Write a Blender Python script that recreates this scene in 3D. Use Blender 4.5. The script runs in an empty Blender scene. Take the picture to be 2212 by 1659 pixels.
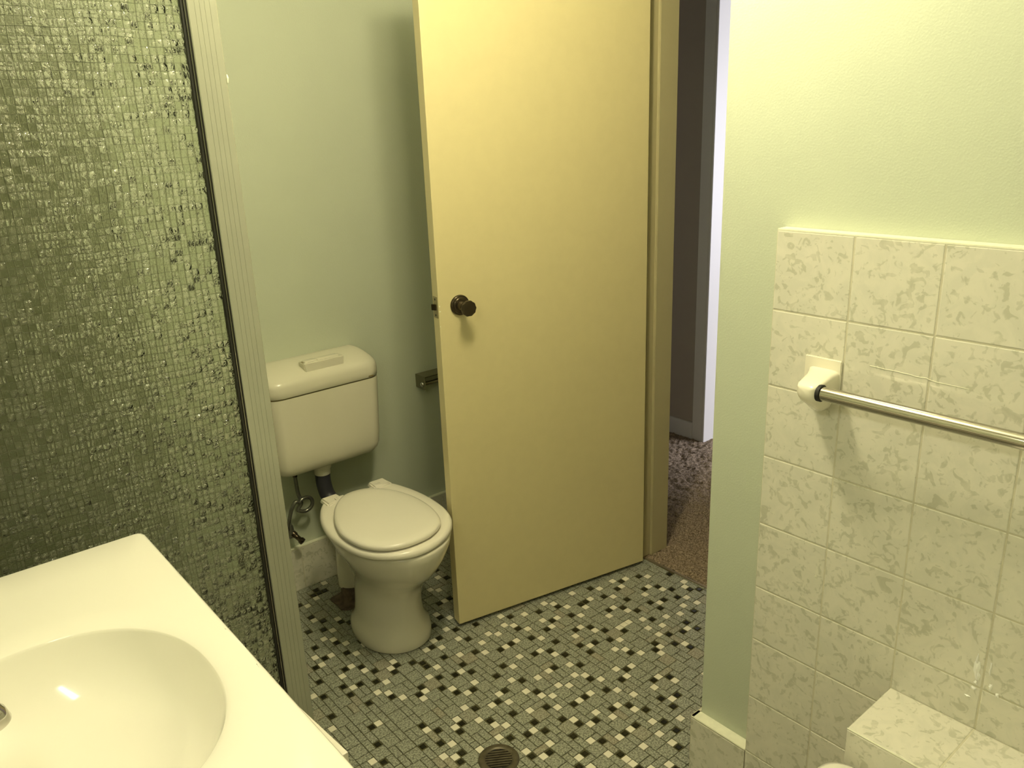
import bpy, bmesh, math, random
from mathutils import Vector, Matrix, noise
C = bpy.context.scene.collection
S = bpy.context.scene
PI = math.pi
random.seed(7)

# ---------------------------------------------------------------- camera, light, exposure
# world: x towards the hallway, y towards the toilet wall, z up, metres
cam = bpy.data.cameras.new('camera')
cam.sensor_width = 36.0
cam.lens = 1761.42 / 2212 * 36.0
cam.clip_start = 0.02
co = bpy.data.objects.new('camera', cam)
C.objects.link(co)
RX = Vector((0.7640750496, -0.6440440918, -0.0373701261))
RY = Vector((-0.2259340931, -0.2128840006, -0.9505967536))
RZ = Vector((0.6042707209, 0.7347704472, -0.3081708711))
m = Matrix((( RX[0], -RY[0], -RZ[0]), (RX[1], -RY[1], -RZ[1]), (RX[2], -RY[2], -RZ[2]))).to_4x4()
m.translation = Vector((-1.34537, -0.69886, 1.55568))
co.matrix_world = m
S.camera = co

S.view_settings.view_transform = 'Standard'
S.view_settings.look = 'None'
S.view_settings.gamma = 1.0
S.view_settings.use_curve_mapping = False
S.view_settings.exposure = 0.17

w = bpy.data.worlds.new('world'); S.world = w
w.use_nodes = True
w.node_tree.nodes['Background'].inputs[0].default_value = (0.02, 0.022, 0.025, 1)
w.node_tree.nodes['Background'].inputs[1].default_value = 0.2

LAMP = (1.0, 0.89, 0.56)
def point(name, loc, power, col, r):
    l = bpy.data.lights.new(name, 'POINT'); l.energy = power; l.color = col; l.shadow_soft_size = r
    o = bpy.data.objects.new(name, l); C.objects.link(o); o.location = loc
    return o
point('ceiling_bulb', (-0.50, 0.36, 2.23), 21, LAMP, 0.055)
point('ceiling_bulb', (-0.33, 0.46, 2.23), 21, LAMP, 0.055)
def area(name, loc, target, sx, sy, power, col):
    l = bpy.data.lights.new(name, 'AREA'); l.shape = 'RECTANGLE'; l.size = sx; l.size_y = sy
    l.energy = power; l.color = col
    o = bpy.data.objects.new(name, l); C.objects.link(o); o.location = loc
    o.rotation_euler = (Vector(target) - Vector(loc)).to_track_quat('-Z', 'Y').to_euler()
    return o
area('tile_wall_fill', (-1.50, -0.15, 1.88), (0.0, -0.05, 1.0), 0.55, 0.10, 3.6, (1.0, 0.94, 0.74))  # added fill to brighten the tiled wall, stands for no known lamp
area('bedroom_window_light', (3.3, -0.6, 1.25), (1.9, 1.6, 0.9), 1.4, 1.2, 82, (0.86, 0.87, 1.0))

# ---------------------------------------------------------------- helpers
def tag(o, label=None, cat=None, group=None, kind=None):
    if label: o['label'] = label
    if cat: o['category'] = cat
    if group: o['group'] = group
    if kind: o['kind'] = kind
    return o

def link(name, me, mats, parent=None, smooth=None):
    for x in (mats if isinstance(mats, (list, tuple)) else [mats]):
        me.materials.append(x)
    o = bpy.data.objects.new(name, me); C.objects.link(o)
    if parent is not None: o.parent = parent
    if smooth is not None:
        me.polygons.foreach_set('use_smooth', [True] * len(me.polygons))
        if smooth < 179:
            me.set_sharp_from_angle(angle=math.radians(smooth))
    return o

def obj(name, bm, mats, parent=None, smooth=None, recalc=True):
    if recalc: bmesh.ops.recalc_face_normals(bm, faces=bm.faces)
    me = bpy.data.meshes.new(name); bm.to_mesh(me); bm.free()
    return link(name, me, mats, parent, smooth)

def empty(name, loc, rz=0.0):
    o = bpy.data.objects.new(name, None); C.objects.link(o)
    o.empty_display_size = 0.05
    o.location = loc; o.rotation_euler = (0, 0, rz)
    return o

def box(bm, x0, x1, y0, y1, z0, z1, mat=0):
    v = [bm.verts.new(p) for p in ((x0,y0,z0),(x1,y0,z0),(x1,y1,z0),(x0,y1,z0),(x0,y0,z1),(x1,y0,z1),(x1,y1,z1),(x0,y1,z1))]
    fs = []
    for f in ((3,2,1,0),(4,5,6,7),(0,1,5,4),(1,2,6,5),(2,3,7,6),(3,0,4,7)):
        q = bm.faces.new([v[i] for i in f]); q.material_index = mat; fs.append(q)
    return v, fs

def bbox(x0, x1, y0, y1, z0, z1, bev=0.0, seg=2):
    bm = bmesh.new(); box(bm, x0, x1, y0, y1, z0, z1)
    if bev: bmesh.ops.bevel(bm, geom=bm.edges[:], offset=bev, segments=seg, profile=0.5, affect='EDGES')
    return bm

def loft(bm, rings, cap0=True, cap1=True):
    vs = [[bm.verts.new(p) for p in r] for r in rings]
    n = len(vs[0])
    for a, b in zip(vs[:-1], vs[1:]):
        for i in range(n):
            bm.faces.new((a[i], a[(i+1) % n], b[(i+1) % n], b[i]))
    if cap0: bm.faces.new(list(reversed(vs[0])))
    if cap1: bm.faces.new(vs[-1])
    return vs

def lathe(bm, prof, M=None, n=40, lobes=0, amp=0.0):
    """prof: (radius, height) pairs about z; M places it"""
    rings = []
    for r, h, *k in prof:
        fl = k[0] if k else 0
        ring = []
        for i in range(n):
            a = 2*PI*i/n
            rr = r * (1 + (amp*math.cos(lobes*a) if (lobes and fl) else 0))
            p = Vector((rr*math.cos(a), rr*math.sin(a), h))
            ring.append(M @ p if M else p)
        rings.append(ring)
    loft(bm, rings)

def tube(bm, pts, r, n=16, cap=True):
    pts = [Vector(p) for p in pts]
    rings = []; up = Vector((0.13, 0.2, 1)).normalized(); nrm = None
    for i, p in enumerate(pts):
        t = (pts[min(i+1, len(pts)-1)] - pts[max(i-1, 0)]).normalized()
        if nrm is None: nrm = t.cross(up).normalized()
        nrm = (nrm - t*nrm.dot(t)).normalized()
        b = t.cross(nrm)
        rad = r[i] if isinstance(r, (list, tuple)) else r
        rings.append([p + nrm*rad*math.cos(2*PI*k/n) + b*rad*math.sin(2*PI*k/n) for k in range(n)])
    loft(bm, rings, cap, cap)

def smooth_path(pts, k=8):
    P = [Vector(p) for p in pts]; P = [P[0]*2-P[1]] + P + [P[-1]*2-P[-2]]
    out = []
    for i in range(1, len(P)-2):
        for s in range(k):
            t = s/k; a,b,c,d = P[i-1],P[i],P[i+1],P[i+2]
            out.append(0.5*((2*b)+(c-a)*t+(2*a-5*b+4*c-d)*t*t+(3*b-a-3*c+d)*t**3))
    out.append(P[-2]); return out

# ---------------------------------------------------------------- materials
def mat(name):
    m = bpy.data.materials.new(name); m.use_nodes = True
    nt = m.node_tree; b = nt.nodes['Principled BSDF']
    return m, nt, b
def N(nt, t, **k):
    n = nt.nodes.new(t)
    for a, v in k.items(): setattr(n, a, v)
    return n
def L(nt, a, b): nt.links.new(a, b)
def setin(n, **k):
    for a, v in k.items(): n.inputs[a.replace('_', ' ')].default_value = v
def math_(nt, op, a, b=None, c=None):
    n = N(nt, 'ShaderNodeMath', operation=op)
    for i, v in enumerate((a, b, c)):
        if v is None: continue
        if hasattr(v, 'is_output'): L(nt, v, n.inputs[i])
        else: n.inputs[i].default_value = v
    return n.outputs[0]
def mixc(nt, f, a, b):
    n = N(nt, 'ShaderNodeMix', data_type='RGBA')
    if hasattr(f, 'is_output'): L(nt, f, n.inputs[0])
    else: n.inputs[0].default_value = f
    for i, v in ((6, a), (7, b)):
        if hasattr(v, 'is_output'): L(nt, v, n.inputs[i])
        else: n.inputs[i].default_value = (*v, 1) if len(v) == 3 else v
    return n.outputs[2]
def ramp(nt, f, lo, hi, smooth=True):
    n = N(nt, 'ShaderNodeMapRange'); n.interpolation_type = 'SMOOTHSTEP' if smooth else 'LINEAR'
    L(nt, f, n.inputs[0]); n.inputs[1].default_value = lo; n.inputs[2].default_value = hi
    return n.outputs[0]
def coords(nt, scale=(1,1,1)):
    t = N(nt, 'ShaderNodeTexCoord'); mp = N(nt, 'ShaderNodeMapping'); mp.inputs[3].default_value = scale
    L(nt, t.outputs['Object'], mp.inputs[0]); return mp.outputs[0]
def noise_(nt, vec, scale, detail=3, rough=0.5, dist=0.0, w=None):
    n = N(nt, 'ShaderNodeTexNoise')
    if w is not None: n.noise_dimensions = '4D'; L(nt, w, n.inputs['W'])
    L(nt, vec, n.inputs['Vector']); setin(n, Scale=scale, Detail=detail, Roughness=rough, Distortion=dist)
    return n
def bump(nt, b, h, strength, dist):
    n = N(nt, 'ShaderNodeBump'); n.inputs['Strength'].default_value = strength; n.inputs['Distance'].default_value = dist
    L(nt, h, n.inputs['Height']); L(nt, n.outputs[0], b.inputs['Normal']); return n

def plain(name, col, rough=0.5, metal=0.0, var=0.0, scale=8, bs=0.0, bscale=200, coat=0.0, spec=0.5):
    m, nt, b = mat(name)
    setin(b, Roughness=rough, Metallic=metal); b.inputs['Specular IOR Level'].default_value = spec
    b.inputs['Coat Weight'].default_value = coat; b.inputs['Coat Roughness'].default_value = 0.05
    v = coords(nt)
    n = noise_(nt, v, scale, 4)
    dk = tuple(c*(1-var) for c in col)
    L(nt, mixc(nt, ramp(nt, n.outputs['Fac'], 0.35, 0.65), dk, col), b.inputs['Base Color'])
    if bs:
        n2 = noise_(nt, v, bscale, 3); bump(nt, b, n2.outputs['Fac'], bs, 0.001)
    return m

M = {}
M['wall'] = plain('mint_wall_paint', (0.560, 0.605, 0.478), 0.62, var=0.02, scale=5, bs=0.35, bscale=260)
M['ceiling'] = plain('ceiling_paint', (0.62, 0.62, 0.55), 0.8, var=0.02)
M['door'] = plain('cream_door_paint', (0.665, 0.585, 0.325), 0.34, var=0.02, scale=30, bs=0.12, bscale=400)
M['jamb'] = plain('cream_jamb_paint', (0.50, 0.45, 0.27), 0.40, var=0.02, scale=20)
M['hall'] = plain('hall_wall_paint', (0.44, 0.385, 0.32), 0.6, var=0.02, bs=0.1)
M['hallgloss'] = plain('hall_trim_paint', (0.74, 0.72, 0.68), 0.4)
M['ceramic'] = plain('white_ceramic', (0.74, 0.71, 0.59), 0.10, var=0.01, coat=0.5)
M['plastic'] = plain('white_seat_plastic', (0.84, 0.80, 0.69), 0.22, var=0.01, bs=0.03, bscale=150)
M['cistern'] = plain('cistern_plastic', (0.73, 0.70, 0.57), 0.20, var=0.015)
M['bench'] = plain('vanity_bench_gloss', (0.90, 0.87, 0.78), 0.12, var=0.0, coat=0.4)
M['cabinet'] = plain('white_laminate', (0.74, 0.70, 0.60), 0.35, var=0.01)
M['bath'] = plain('white_bath_enamel', (0.84, 0.82, 0.74), 0.12, coat=0.4)
M['bracket'] = plain('bracket_ceramic', (0.88, 0.84, 0.70), 0.12, var=0.0, coat=0.5)
M['cap'] = plain('tile_edge_grout', (0.84, 0.84, 0.68), 0.55, var=0.06, scale=60, bs=0.2, bscale=180)
M['chrome'] = plain('chrome', (0.62, 0.60, 0.56), 0.10, 1.0)
M['steel'] = plain('brushed_rail_steel', (0.50, 0.47, 0.41), 0.10, 1.0)
M['bronze'] = plain('dark_bronze', (0.075, 0.058, 0.036), 0.22, 0.75)
M['holder'] = plain('tarnished_metal', (0.20, 0.19, 0.12), 0.32, 0.7)
M['brass'] = plain('dull_brass_plate', (0.35, 0.30, 0.18), 0.35, 0.8)
M['dark'] = plain('black_gap', (0.012, 0.012, 0.010), 0.6)
M['gasket'] = plain('black_gasket', (0.02, 0.02, 0.015), 0.4)
M['alu'] = plain('satin_aluminium', (0.50, 0.49, 0.42), 0.30, 0.35, var=0.04, scale=12)
M['rubber'] = plain('grey_black_pipe_rubber', (0.035, 0.035, 0.045), 0.45)
M['hose'] = plain('grey_braided_hose', (0.20, 0.20, 0.17), 0.25, 0.7)
M['putty'] = plain('red_brown_putty', (0.14, 0.095, 0.060), 0.7, var=0.5, scale=40, bs=0.6, bscale=80)
M['drain'] = plain('worn_bronze_grate', (0.15, 0.13, 0.085), 0.38, 0.5, var=0.3, scale=50)
M['threshold'] = plain('threshold_trim_metal', (0.30, 0.25, 0.17), 0.35, 0.6)
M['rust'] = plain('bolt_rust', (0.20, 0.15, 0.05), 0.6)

def m_alu():
    m, nt, b = mat('fluted_aluminium'); setin(b, Roughness=0.20, Metallic=0.35)
    v = coords(nt); n = noise_(nt, v, 9, 4)
    L(nt, mixc(nt, n.outputs['Fac'], (0.37, 0.375, 0.30), (0.46, 0.465, 0.375)), b.inputs['Base Color'])
    return m
M['post'] = m_alu()

def m_tile(name='speckled_wall_tile'):
    m, nt, b = mat(name); setin(b, Roughness=0.16); b.inputs['Coat Weight'].default_value = 0.3
    v = coords(nt)
    at = N(nt, 'ShaderNodeAttribute', attribute_name='tid')
    w_ = math_(nt, 'MULTIPLY', at.outputs['Fac'], 13.7)
    a = noise_(nt, v, 46, 2.6, 0.5, 1.2, w_)           # wandering leaf-like blots
    c = noise_(nt, v, 70, 2.0, 0.5, 0.8, w_)
    bl = ramp(nt, a.outputs['Fac'], 0.545, 0.615)
    sp = ramp(nt, c.outputs['Fac'], 0.63, 0.68)
    d = noise_(nt, v, 14, 4, 0.6, 2.0, w_)
    base = mixc(nt, ramp(nt, d.outputs['Fac'], 0.38, 0.62), (0.770, 0.745, 0.640), (0.715, 0.70, 0.600))
    amt = math_(nt, 'MULTIPLY', bl, ramp(nt, d.outputs['Fac'], 0.30, 0.60))
    k1 = mixc(nt, math_(nt, 'MULTIPLY', math_(nt, 'ADD', math_(nt, 'MULTIPLY', amt, 0.6), math_(nt, 'MULTIPLY', bl, 0.4)), 0.74), base, (0.51, 0.51, 0.40))
    k2 = mixc(nt, math_(nt, 'MULTIPLY', sp, 0.45), k1, (0.50, 0.50, 0.40))
    L(nt, k2, b.inputs['Base Color'])
    n2 = noise_(nt, v, 22, 2); bump(nt, b, n2.outputs['Fac'], 0.08, 0.004)
    return m
M['tile'] = m_tile()
M['glint'] = plain('white_glint', (0.95, 0.95, 0.90), 0.15, coat=0.5)  # bright white in place of a reflection in the glossy tile
M['grout'] = plain('pale_tile_grout', (0.66, 0.63, 0.49), 0.8, var=0.12, scale=40)

def m_mosaic():
    m, nt, b = mat('grey_granite_mosaic'); setin(b, Roughness=0.30)
    v = coords(nt); at = N(nt, 'ShaderNodeAttribute', attribute_name='tid')
    a = noise_(nt, v, 210, 2, 0.6); c = noise_(nt, v, 450, 2, 0.6); g = noise_(nt, v, 900, 1, 0.5)
    base = mixc(nt, ramp(nt, a.outputs['Fac'], 0.35, 0.65), (0.145, 0.152, 0.120), (0.43, 0.44, 0.355))
    base = mixc(nt, math_(nt, 'MULTIPLY', ramp(nt, c.outputs['Fac'], 0.56, 0.70), 0.6), base, (0.52, 0.52, 0.42))
    base = mixc(nt, math_(nt, 'MULTIPLY', ramp(nt, g.outputs['Fac'], 0.60, 0.70), 0.6), base, (0.10, 0.10, 0.07))
    hue = mixc(nt, ramp(nt, at.outputs['Fac'], 0.86, 1.0), base, mixc(nt, 0.25, base, (0.40, 0.30, 0.20)))
    L(nt, hue, b.inputs['Base Color'])
    bump(nt, b, a.outputs['Fac'], 0.08, 0.0006)
    return m
M['mosaic'] = m_mosaic()
M['mwhite'] = plain('white_mosaic', (0.88, 0.84, 0.70), 0.22, var=0.04, scale=60)
M['mblack'] = plain('black_mosaic', (0.022, 0.022, 0.012), 0.18, var=0.3, scale=60)
M['mgrout'] = plain('dark_floor_grout', (0.085, 0.078, 0.030), 0.8, var=0.3, scale=80)

def m_carpet():
    m, nt, b = mat('brown_loop_carpet'); setin(b, Roughness=0.95); b.inputs['Specular IOR Level'].default_value = 0.1
    v = coords(nt); a = noise_(nt, v, 180, 3); c = noise_(nt, v, 12, 3)
    k = mixc(nt, ramp(nt, a.outputs['Fac'], 0.3, 0.7), (0.10, 0.072, 0.045), (0.42, 0.33, 0.23))
    L(nt, mixc(nt, math_(nt, 'MULTIPLY', c.outputs['Fac'], 0.4), k, (0.26, 0.20, 0.14)), b.inputs['Base Color'])
    bump(nt, b, a.outputs['Fac'], 0.8, 0.003)
    return m
M['carpet'] = m_carpet()

def m_glass():
    """patterned pane pressed with a woven net of ridges and small lens-like pads"""
    m, nt, b = mat('patterned_glass')
    setin(b, Roughness=0.05, IOR=1.52); b.inputs['Transmission Weight'].default_value = 1.0
    b.inputs['Base Color'].default_value = (0.92, 0.95, 0.86, 1)
    t = N(nt, 'ShaderNodeTexCoord'); s = N(nt, 'ShaderNodeSeparateXYZ'); L(nt, t.outputs['Object'], s.inputs[0])
    wv = noise_(nt, t.outputs['Object'], 9, 2)
    wob = math_(nt, 'MULTIPLY', math_(nt, 'SUBTRACT', wv.outputs['Fac'], 0.5), 0.012)
    x = math_(nt, 'ADD', s.outputs[0], wob); z = math_(nt, 'ADD', s.outputs[2], wob)
    cw, ch = 0.0125, 0.0135
    xs = math_(nt, 'DIVIDE', x, cw); zs = math_(nt, 'DIVIDE', z, ch)
    cx = math_(nt, 'FLOOR', xs); cz = math_(nt, 'FLOOR', zs)
    fx = math_(nt, 'FRACT', xs); fz = math_(nt, 'FRACT', zs)
    cv = N(nt, 'ShaderNodeCombineXYZ'); L(nt, cx, cv.inputs[0]); L(nt, cz, cv.inputs[2])
    wn = N(nt, 'ShaderNodeTexWhiteNoise', noise_dimensions='3D'); L(nt, cv.outputs[0], wn.inputs['Vector'])
    r = wn.outputs['Value']; cs = N(nt, 'ShaderNodeSeparateColor'); L(nt, wn.outputs['Color'], cs.inputs[0])
    r2 = cs.outputs[1]; r3 = cs.outputs[2]
    # bulging pads: vertical or horizontal half-round ribs, 1 to 3 per cell
    nn = math_(nt, 'ADD', 1.0, math_(nt, 'GREATER_THAN', r2, 0.55))
    vr = math_(nt, 'ABSOLUTE', math_(nt, 'SINE', math_(nt, 'MULTIPLY', math_(nt, 'MULTIPLY', fx, nn), PI)))
    hr = math_(nt, 'ABSOLUTE', math_(nt, 'SINE', math_(nt, 'MULTIPLY', math_(nt, 'MULTIPLY', fz, nn), PI)))
    ex = math_(nt, 'SINE', math_(nt, 'MULTIPLY', fx, PI)); ez = math_(nt, 'SINE', math_(nt, 'MULTIPLY', fz, PI))
    vr = math_(nt, 'MULTIPLY', vr, math_(nt, 'POWER', ez, 0.7)); hr = math_(nt, 'MULTIPLY', hr, math_(nt, 'POWER', ex, 0.7))
    sv = math_(nt, 'GREATER_THAN', r, 0.38); sh = math_(nt, 'LESS_THAN', r, 0.24)
    pad = math_(nt, 'ADD', math_(nt, 'MULTIPLY', vr, sv), math_(nt, 'MULTIPLY', hr, sh))
    pad = math_(nt, 'DIVIDE', math_(nt, 'MULTIPLY', pad, math_(nt, 'ADD', 0.1, r3)), nn)
    # thin pressed lines of the net, fading in and out
    pres = math_(nt, 'ADD', 0.35, r2)
    lx = math_(nt, 'SUBTRACT', 1.0, ramp(nt, ex, 0.0, 0.16)); lz = math_(nt, 'SUBTRACT', 1.0, ramp(nt, ez, 0.0, 0.16))
    net = math_(nt, 'MULTIPLY', math_(nt, 'MAXIMUM', lx, lz), pres)
    wr = noise_(nt, t.outputs['Object'], 150, 2, 0.6, 0.8)
    h = math_(nt, 'ADD', math_(nt, 'MULTIPLY', pad, 0.0050), math_(nt, 'MULTIPLY', net, -0.0008))
    h = math_(nt, 'ADD', h, math_(nt, 'MULTIPLY', wr.outputs['Fac'], 0.0026))
    n = N(nt, 'ShaderNodeBump'); n.inputs['Strength'].default_value = 1.0; n.inputs['Distance'].default_value = 1.0
    L(nt, h, n.inputs['Height']); L(nt, n.outputs[0], b.inputs['Normal'])
    # the flat lands between the pads stay clear
    tp = N(nt, 'ShaderNodeBsdfTransparent'); tp.inputs[0].default_value = (0.80, 0.83, 0.73, 1)
    mx = N(nt, 'ShaderNodeMixShader')
    L(nt, math_(nt, 'ADD', 0.42, math_(nt, 'MULTIPLY', math_(nt, 'MAXIMUM', ramp(nt, pad, 0.0, 0.28), net), 0.55)), mx.inputs[0])
    L(nt, tp.outputs[0], mx.inputs[1]); L(nt, b.outputs[0], mx.inputs[2])
    L(nt, mx.outputs[0], nt.nodes['Material Output'].inputs['Surface'])
    return m
M['glass'] = m_glass()

XL, XR, YB, YF, ZC = -1.55, 0.70, 1.767, -1.62, 2.40      # room: left wall, door wall, toilet wall, wall behind camera, ceiling
WX = 0.03                                                 # painted face of the right-hand wall
NIB = 0.297                                               # where that wall ends beside the doorway

# ---------------------------------------------------------------- mosaic floor
TD = '''-22:-4K;-21:-4W;-20:-6W,-1K;-19:-7K,-1W;-18:-7W,1K;-17:-7W,-4W,-1W,3W;-16:-7K,1K;-15:-11W,-8W,0W,4K;-14:-12K,-5W,-4K,-3W,-2K,5W,6K;-13:-11W,-10K,-7K,1K,4K;-12:-8W,0W,8W;-11:-3W,0K,5W,8K;-10:-14W,-13K,-9K,-6W,-5K,-2K,-1W,2W,6K,7W;-9:-15K,-12W,-7K,-4W,15K;-8:-15W,-7W,1W,15W;-7:-11K,-8K,0K,3K,4W,11W,14K,19K;-6:-13K,-12W,-5K,-4W,-3K,-2W,5K,6W,11K,12W,17K,18W;-5:-15K,-11K,-7W,1W,4W,9W,12K,15K,19K;-4:-22K,-19W,-16W,-8K,0K,8K,14W,22K;-3:-22W,-21K,-14W,-10W,-6W,-3W,0W,8W,16W,20W,24W;-2:-23W,-15W,-12K,-7W,-4W,-1W,7W,14W,18W,22W;-1:-21W,-15K,-7K,1K,9W,16K,24W,27K;0:-22K,-19K,-16W,-11W,-8W,0W,4K,8K,11K,15W,19K,23K,26K;1:-24K,-19W,-18K,-13W,-12K,-5W,-3W,-2K,5W,6K,11W,12W,13W,20W,21K,26W;2:-21K,-18W,-15K,-11W,-10K,-7K,1K,4K,9K,16K,19K,24K,27W;3:-22W,-16W,-8W,0W,8W,15W,23W;4:-22K,0K,5W,8K,12W,15K,20W,23K;5:-14W,-13K,-9K,-6W,-2K,-1W,2K,6K,7W,13K,14W,17K,21K,22W,27K;6:-15K,-12W,-7K,-4W;7:-15W,1W,9W,16W,24W;8:-19W,-16K,-11K,0K,3K,4W,8K,11W,15K,18K,19W,23K;9:-19K,-18W,-13K,-12W,-5K,-4W,-3K,-2W,5K,6W,11K,12K,13W,20K,21W;10:-21W,-18K,-15K,-11K,-7W,1W,4W,9W,16W,19W;11:-22K,-16W,-8K,0K,8K,15K;12:-25K,-22W,-14W,-10W,-6W,-3W,0W,5K,8W,12W;13:-23W,-15K,-12K,-4W,-1W,3W,7W;14:-21W,-15K,-7K,1K;15:-26K,-22K,-19K,-16K,-11W,-8W,0W;16:-25W,-24K,-19W,-18K,-13W,-12K,-4K;17:-29K,-26K,-21K,-18W,-11W,-10K,-7K;18:-30W,-22W,-8W;19:-25W,-22K;20:-28K,-24K,-23W,-9K,-6W;21:-7K;22:-21W,-7W;23:-27K,-26W,-22K,-19W;24:-25K,-24W,-19K,-5K,-4W,-3K;25:-26W,-21W;26:-22K;27:-25K,-22W,-3W;28:-23W,-4W;29:-21W,-18K,0K;30:-22K,-19K,-1W;31:-24K,-19W;32:-21K,0K;33:-22W;34:-22K;37:-21W;38:-22K,-19W;39:-19K,-18K,-17K;40:-18K;41:-16W'''
MK = {}
for row in TD.split(';'):
    j, r = row.split(':')
    for c in r.split(','): MK[(int(c[:-1]), int(j))] = c[-1]
def gp(i, j):
    i2 = max(-34, min(30, i)); j2 = max(-26, min(44, j))
    qx = 1.79850807e-05*i2*i2 + 9.01164046e-06*i2*j2 + 7.48538429e-06*j2*j2
    qy = 6.48523662e-06*i2*i2 + 7.73107967e-07*i2*j2 + 1.94212717e-05*j2*j2
    return (2.19724614e-02*i + 4.06972340e-04*j + 7.12251313e-02 + qx, 2.80403335e-04*i + 2.19868143e-02*j + 8.03919933e-01 + qy)

def build_floor():
    I0, I1, J0, J1 = -76, 30, -114, 46
    near = set()
    for (i, j) in MK:
        for a in range(-3, 4):
            for b in range(-3, 4): near.add((i+a, j+b))
    grid = dict(MK)
    # the 15-unit sheet pattern goes on where the photo shows no floor
    for j in range(J0, J1):
        for i in range(I0, I1):
            if (i, j) in near: continue
            for (a, b) in ((0, 15), (0, -15), (15, 0), (-15, 0), (15, 15), (-15, -15), (15, -15), (-15, 15), (0, 30), (30, 0), (30, 30), (30, 15), (0, 45), (15, 45), (30, 45), (45, 30), (45, 45), (0, 60), (15, 60), (45, 60), (30, 60)):
                q = (i+a, j+b)
                if q in near:
                    if q in MK: grid[(i, j)] = MK[q]
                    break
    rnd = random.Random(3)
    tiles = []; used = set(grid)
    for (i, j), k in grid.items(): tiles.append((i, j, 1, 1, k))
    for j in range(J1-1, J0-1, -1):
        for i in range(I0, I1):
            if (i, j) in used: continue
            f = lambda a, b: (i+a, j+b) not in used
            p = rnd.random()
            if f(1, 0) and f(0, -1) and f(1, -1) and p < 0.62: sz = (2, 2)
            elif f(1, 0) and (p < 0.5 or not f(0, -1)): sz = (2, 1)
            elif f(0, -1): sz = (1, 2)
            elif f(1, 0): sz = (2, 1)
            else: sz = (1, 1)
            for a in range(sz[0]):
                for b in range(sz[1]): used.add((i+a, j-b))
            tiles.append((i, j, sz[0], sz[1], 'G'))
    V, F, MI, T = [], [], [], []
    for (i, j, w_, h_, k) in tiles:
        g = {'G': 0.050, 'W': 0.035, 'K': 0.17}[k]
        jx = rnd.uniform(-.02, .02); jy = rnd.uniform(-.02, .02); ze = rnd.uniform(0, 0.0003)
        a0, a1, b0, b1 = i-.5+g+jx, i+w_-.5-g+jx, j-h_+.5+g+jy, j+.5-g+jy
        cs = [gp(a0, b0), gp(a1, b0), gp(a1, b1), gp(a0, b1)]
        xs = [c[0] for c in cs]; ys = [c[1] for c in cs]
        if max(xs) > XR - 0.002 or min(xs) < XL or max(ys) > YB or min(ys) < YF: 
            cs = [(min(max(x, XL), XR-0.003), min(max(y, YF), YB)) for x, y in cs]
            if abs(cs[1][0]-cs[0][0]) < .004 or abs(cs[2][1]-cs[0][1]) < .004: continue
        cx = sum(c[0] for c in cs)/4; cy = sum(c[1] for c in cs)/4
        if cx > 0.02 and cy < NIB: continue
        if cy < -0.3 and cx > -1.0: continue
        n = len(V); e = 0.0008
        V += [(x, y, -0.004) for x, y in cs]
        V += [(x, y, -0.0007+ze) for x, y in cs]
        V += [(x + (e if x < cx else -e), y + (e if y < cy else -e), ze) for x, y in cs]
        fs = [(8, 9, 10, 11)] + [(a, (a+1) % 4, 4+(a+1) % 4, 4+a) for a in range(4)] + [(4+a, 4+(a+1) % 4, 8+(a+1) % 4, 8+a) for a in range(4)]
        F += [tuple(n+q for q in f) for f in fs]
        MI += [{'G': 1, 'W': 2, 'K': 3}[k]]*9; T += [rnd.random()]*9
    n = len(V)
    V += [(XL-.1, YF-.1, -.002), (XR-0.001, YF-.1, -.002), (XR-0.001, YB+.1, -.002), (XL-.1, YB+.1, -.002), (XL-.1, YF-.1, -.1), (XR-0.001, YF-.1, -.1), (XR-0.001, YB+.1, -.1), (XL-.1, YB+.1, -.1)]
    F += [(n, n+1, n+2, n+3), (n+7, n+6, n+5, n+4), (n, n+4, n+5, n+1), (n+1, n+5, n+6, n+2), (n+2, n+6, n+7, n+3), (n+3, n+7, n+4, n)]
    MI += [0]*6; T += [0]*6
    me = bpy.data.meshes.new('floor'); me.from_pydata(V, [], F)
    at = me.attributes.new('tid', 'FLOAT', 'FACE'); at.data.foreach_set('value', T)
    me.polygons.foreach_set('material_index', MI); me.update()
    o = link('floor', me, [M['mgrout'], M['mosaic'], M['mwhite'], M['mblack']])
    tag(o, 'mosaic tiled bathroom floor of grey granite, white and black pieces', 'floor', kind='structure')
build_floor()

# ---------------------------------------------------------------- walls, ceiling
def struct(name, bm, m_, label=None, cat=None, parent=None, smooth=None):
    o = obj(name, bm, m_, parent, smooth)
    if parent is None: tag(o, label, cat, kind='structure')
    elif label: o['label'] = label
    return o
struct('wall_back', bbox(XL-.1, XR+.12, YB, YB+.1, 0, ZC), M['wall'], 'mint green painted wall behind the toilet', 'wall')
struct('wall_left', bbox(XL-.1, XL, YF-.1, YB, 0, ZC), M['wall'], 'mint green painted wall behind the vanity', 'wall')
struct('wall_front', bbox(XL, XR, YF-.1, YF, 0, ZC), M['wall'], 'mint green painted wall at the camera side', 'wall')
bm = bmesh.new(); v_, f_ = box(bm, WX, XR, YF, NIB, 0, ZC)
ve = [e for e in bm.edges if abs(e.verts[0].co.x-WX) < 1e-5 and abs(e.verts[1].co.x-WX) < 1e-5 and all(abs(v.co.y-NIB) < 1e-5 for v in e.verts)]
bmesh.ops.bevel(bm, geom=ve, offset=0.004, segments=3, profile=0.5, affect='EDGES')
wall_right = struct('wall_right', bm, M['wall'], 'pale green painted wall end beside the doorway, above the speckled tiles', 'wall')
bm = bmesh.new(); box(bm, XR, XR+.12, 1.084, YB, 0, ZC); box(bm, XR, XR+.12, NIB, 1.084, 2.06, ZC)
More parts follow.
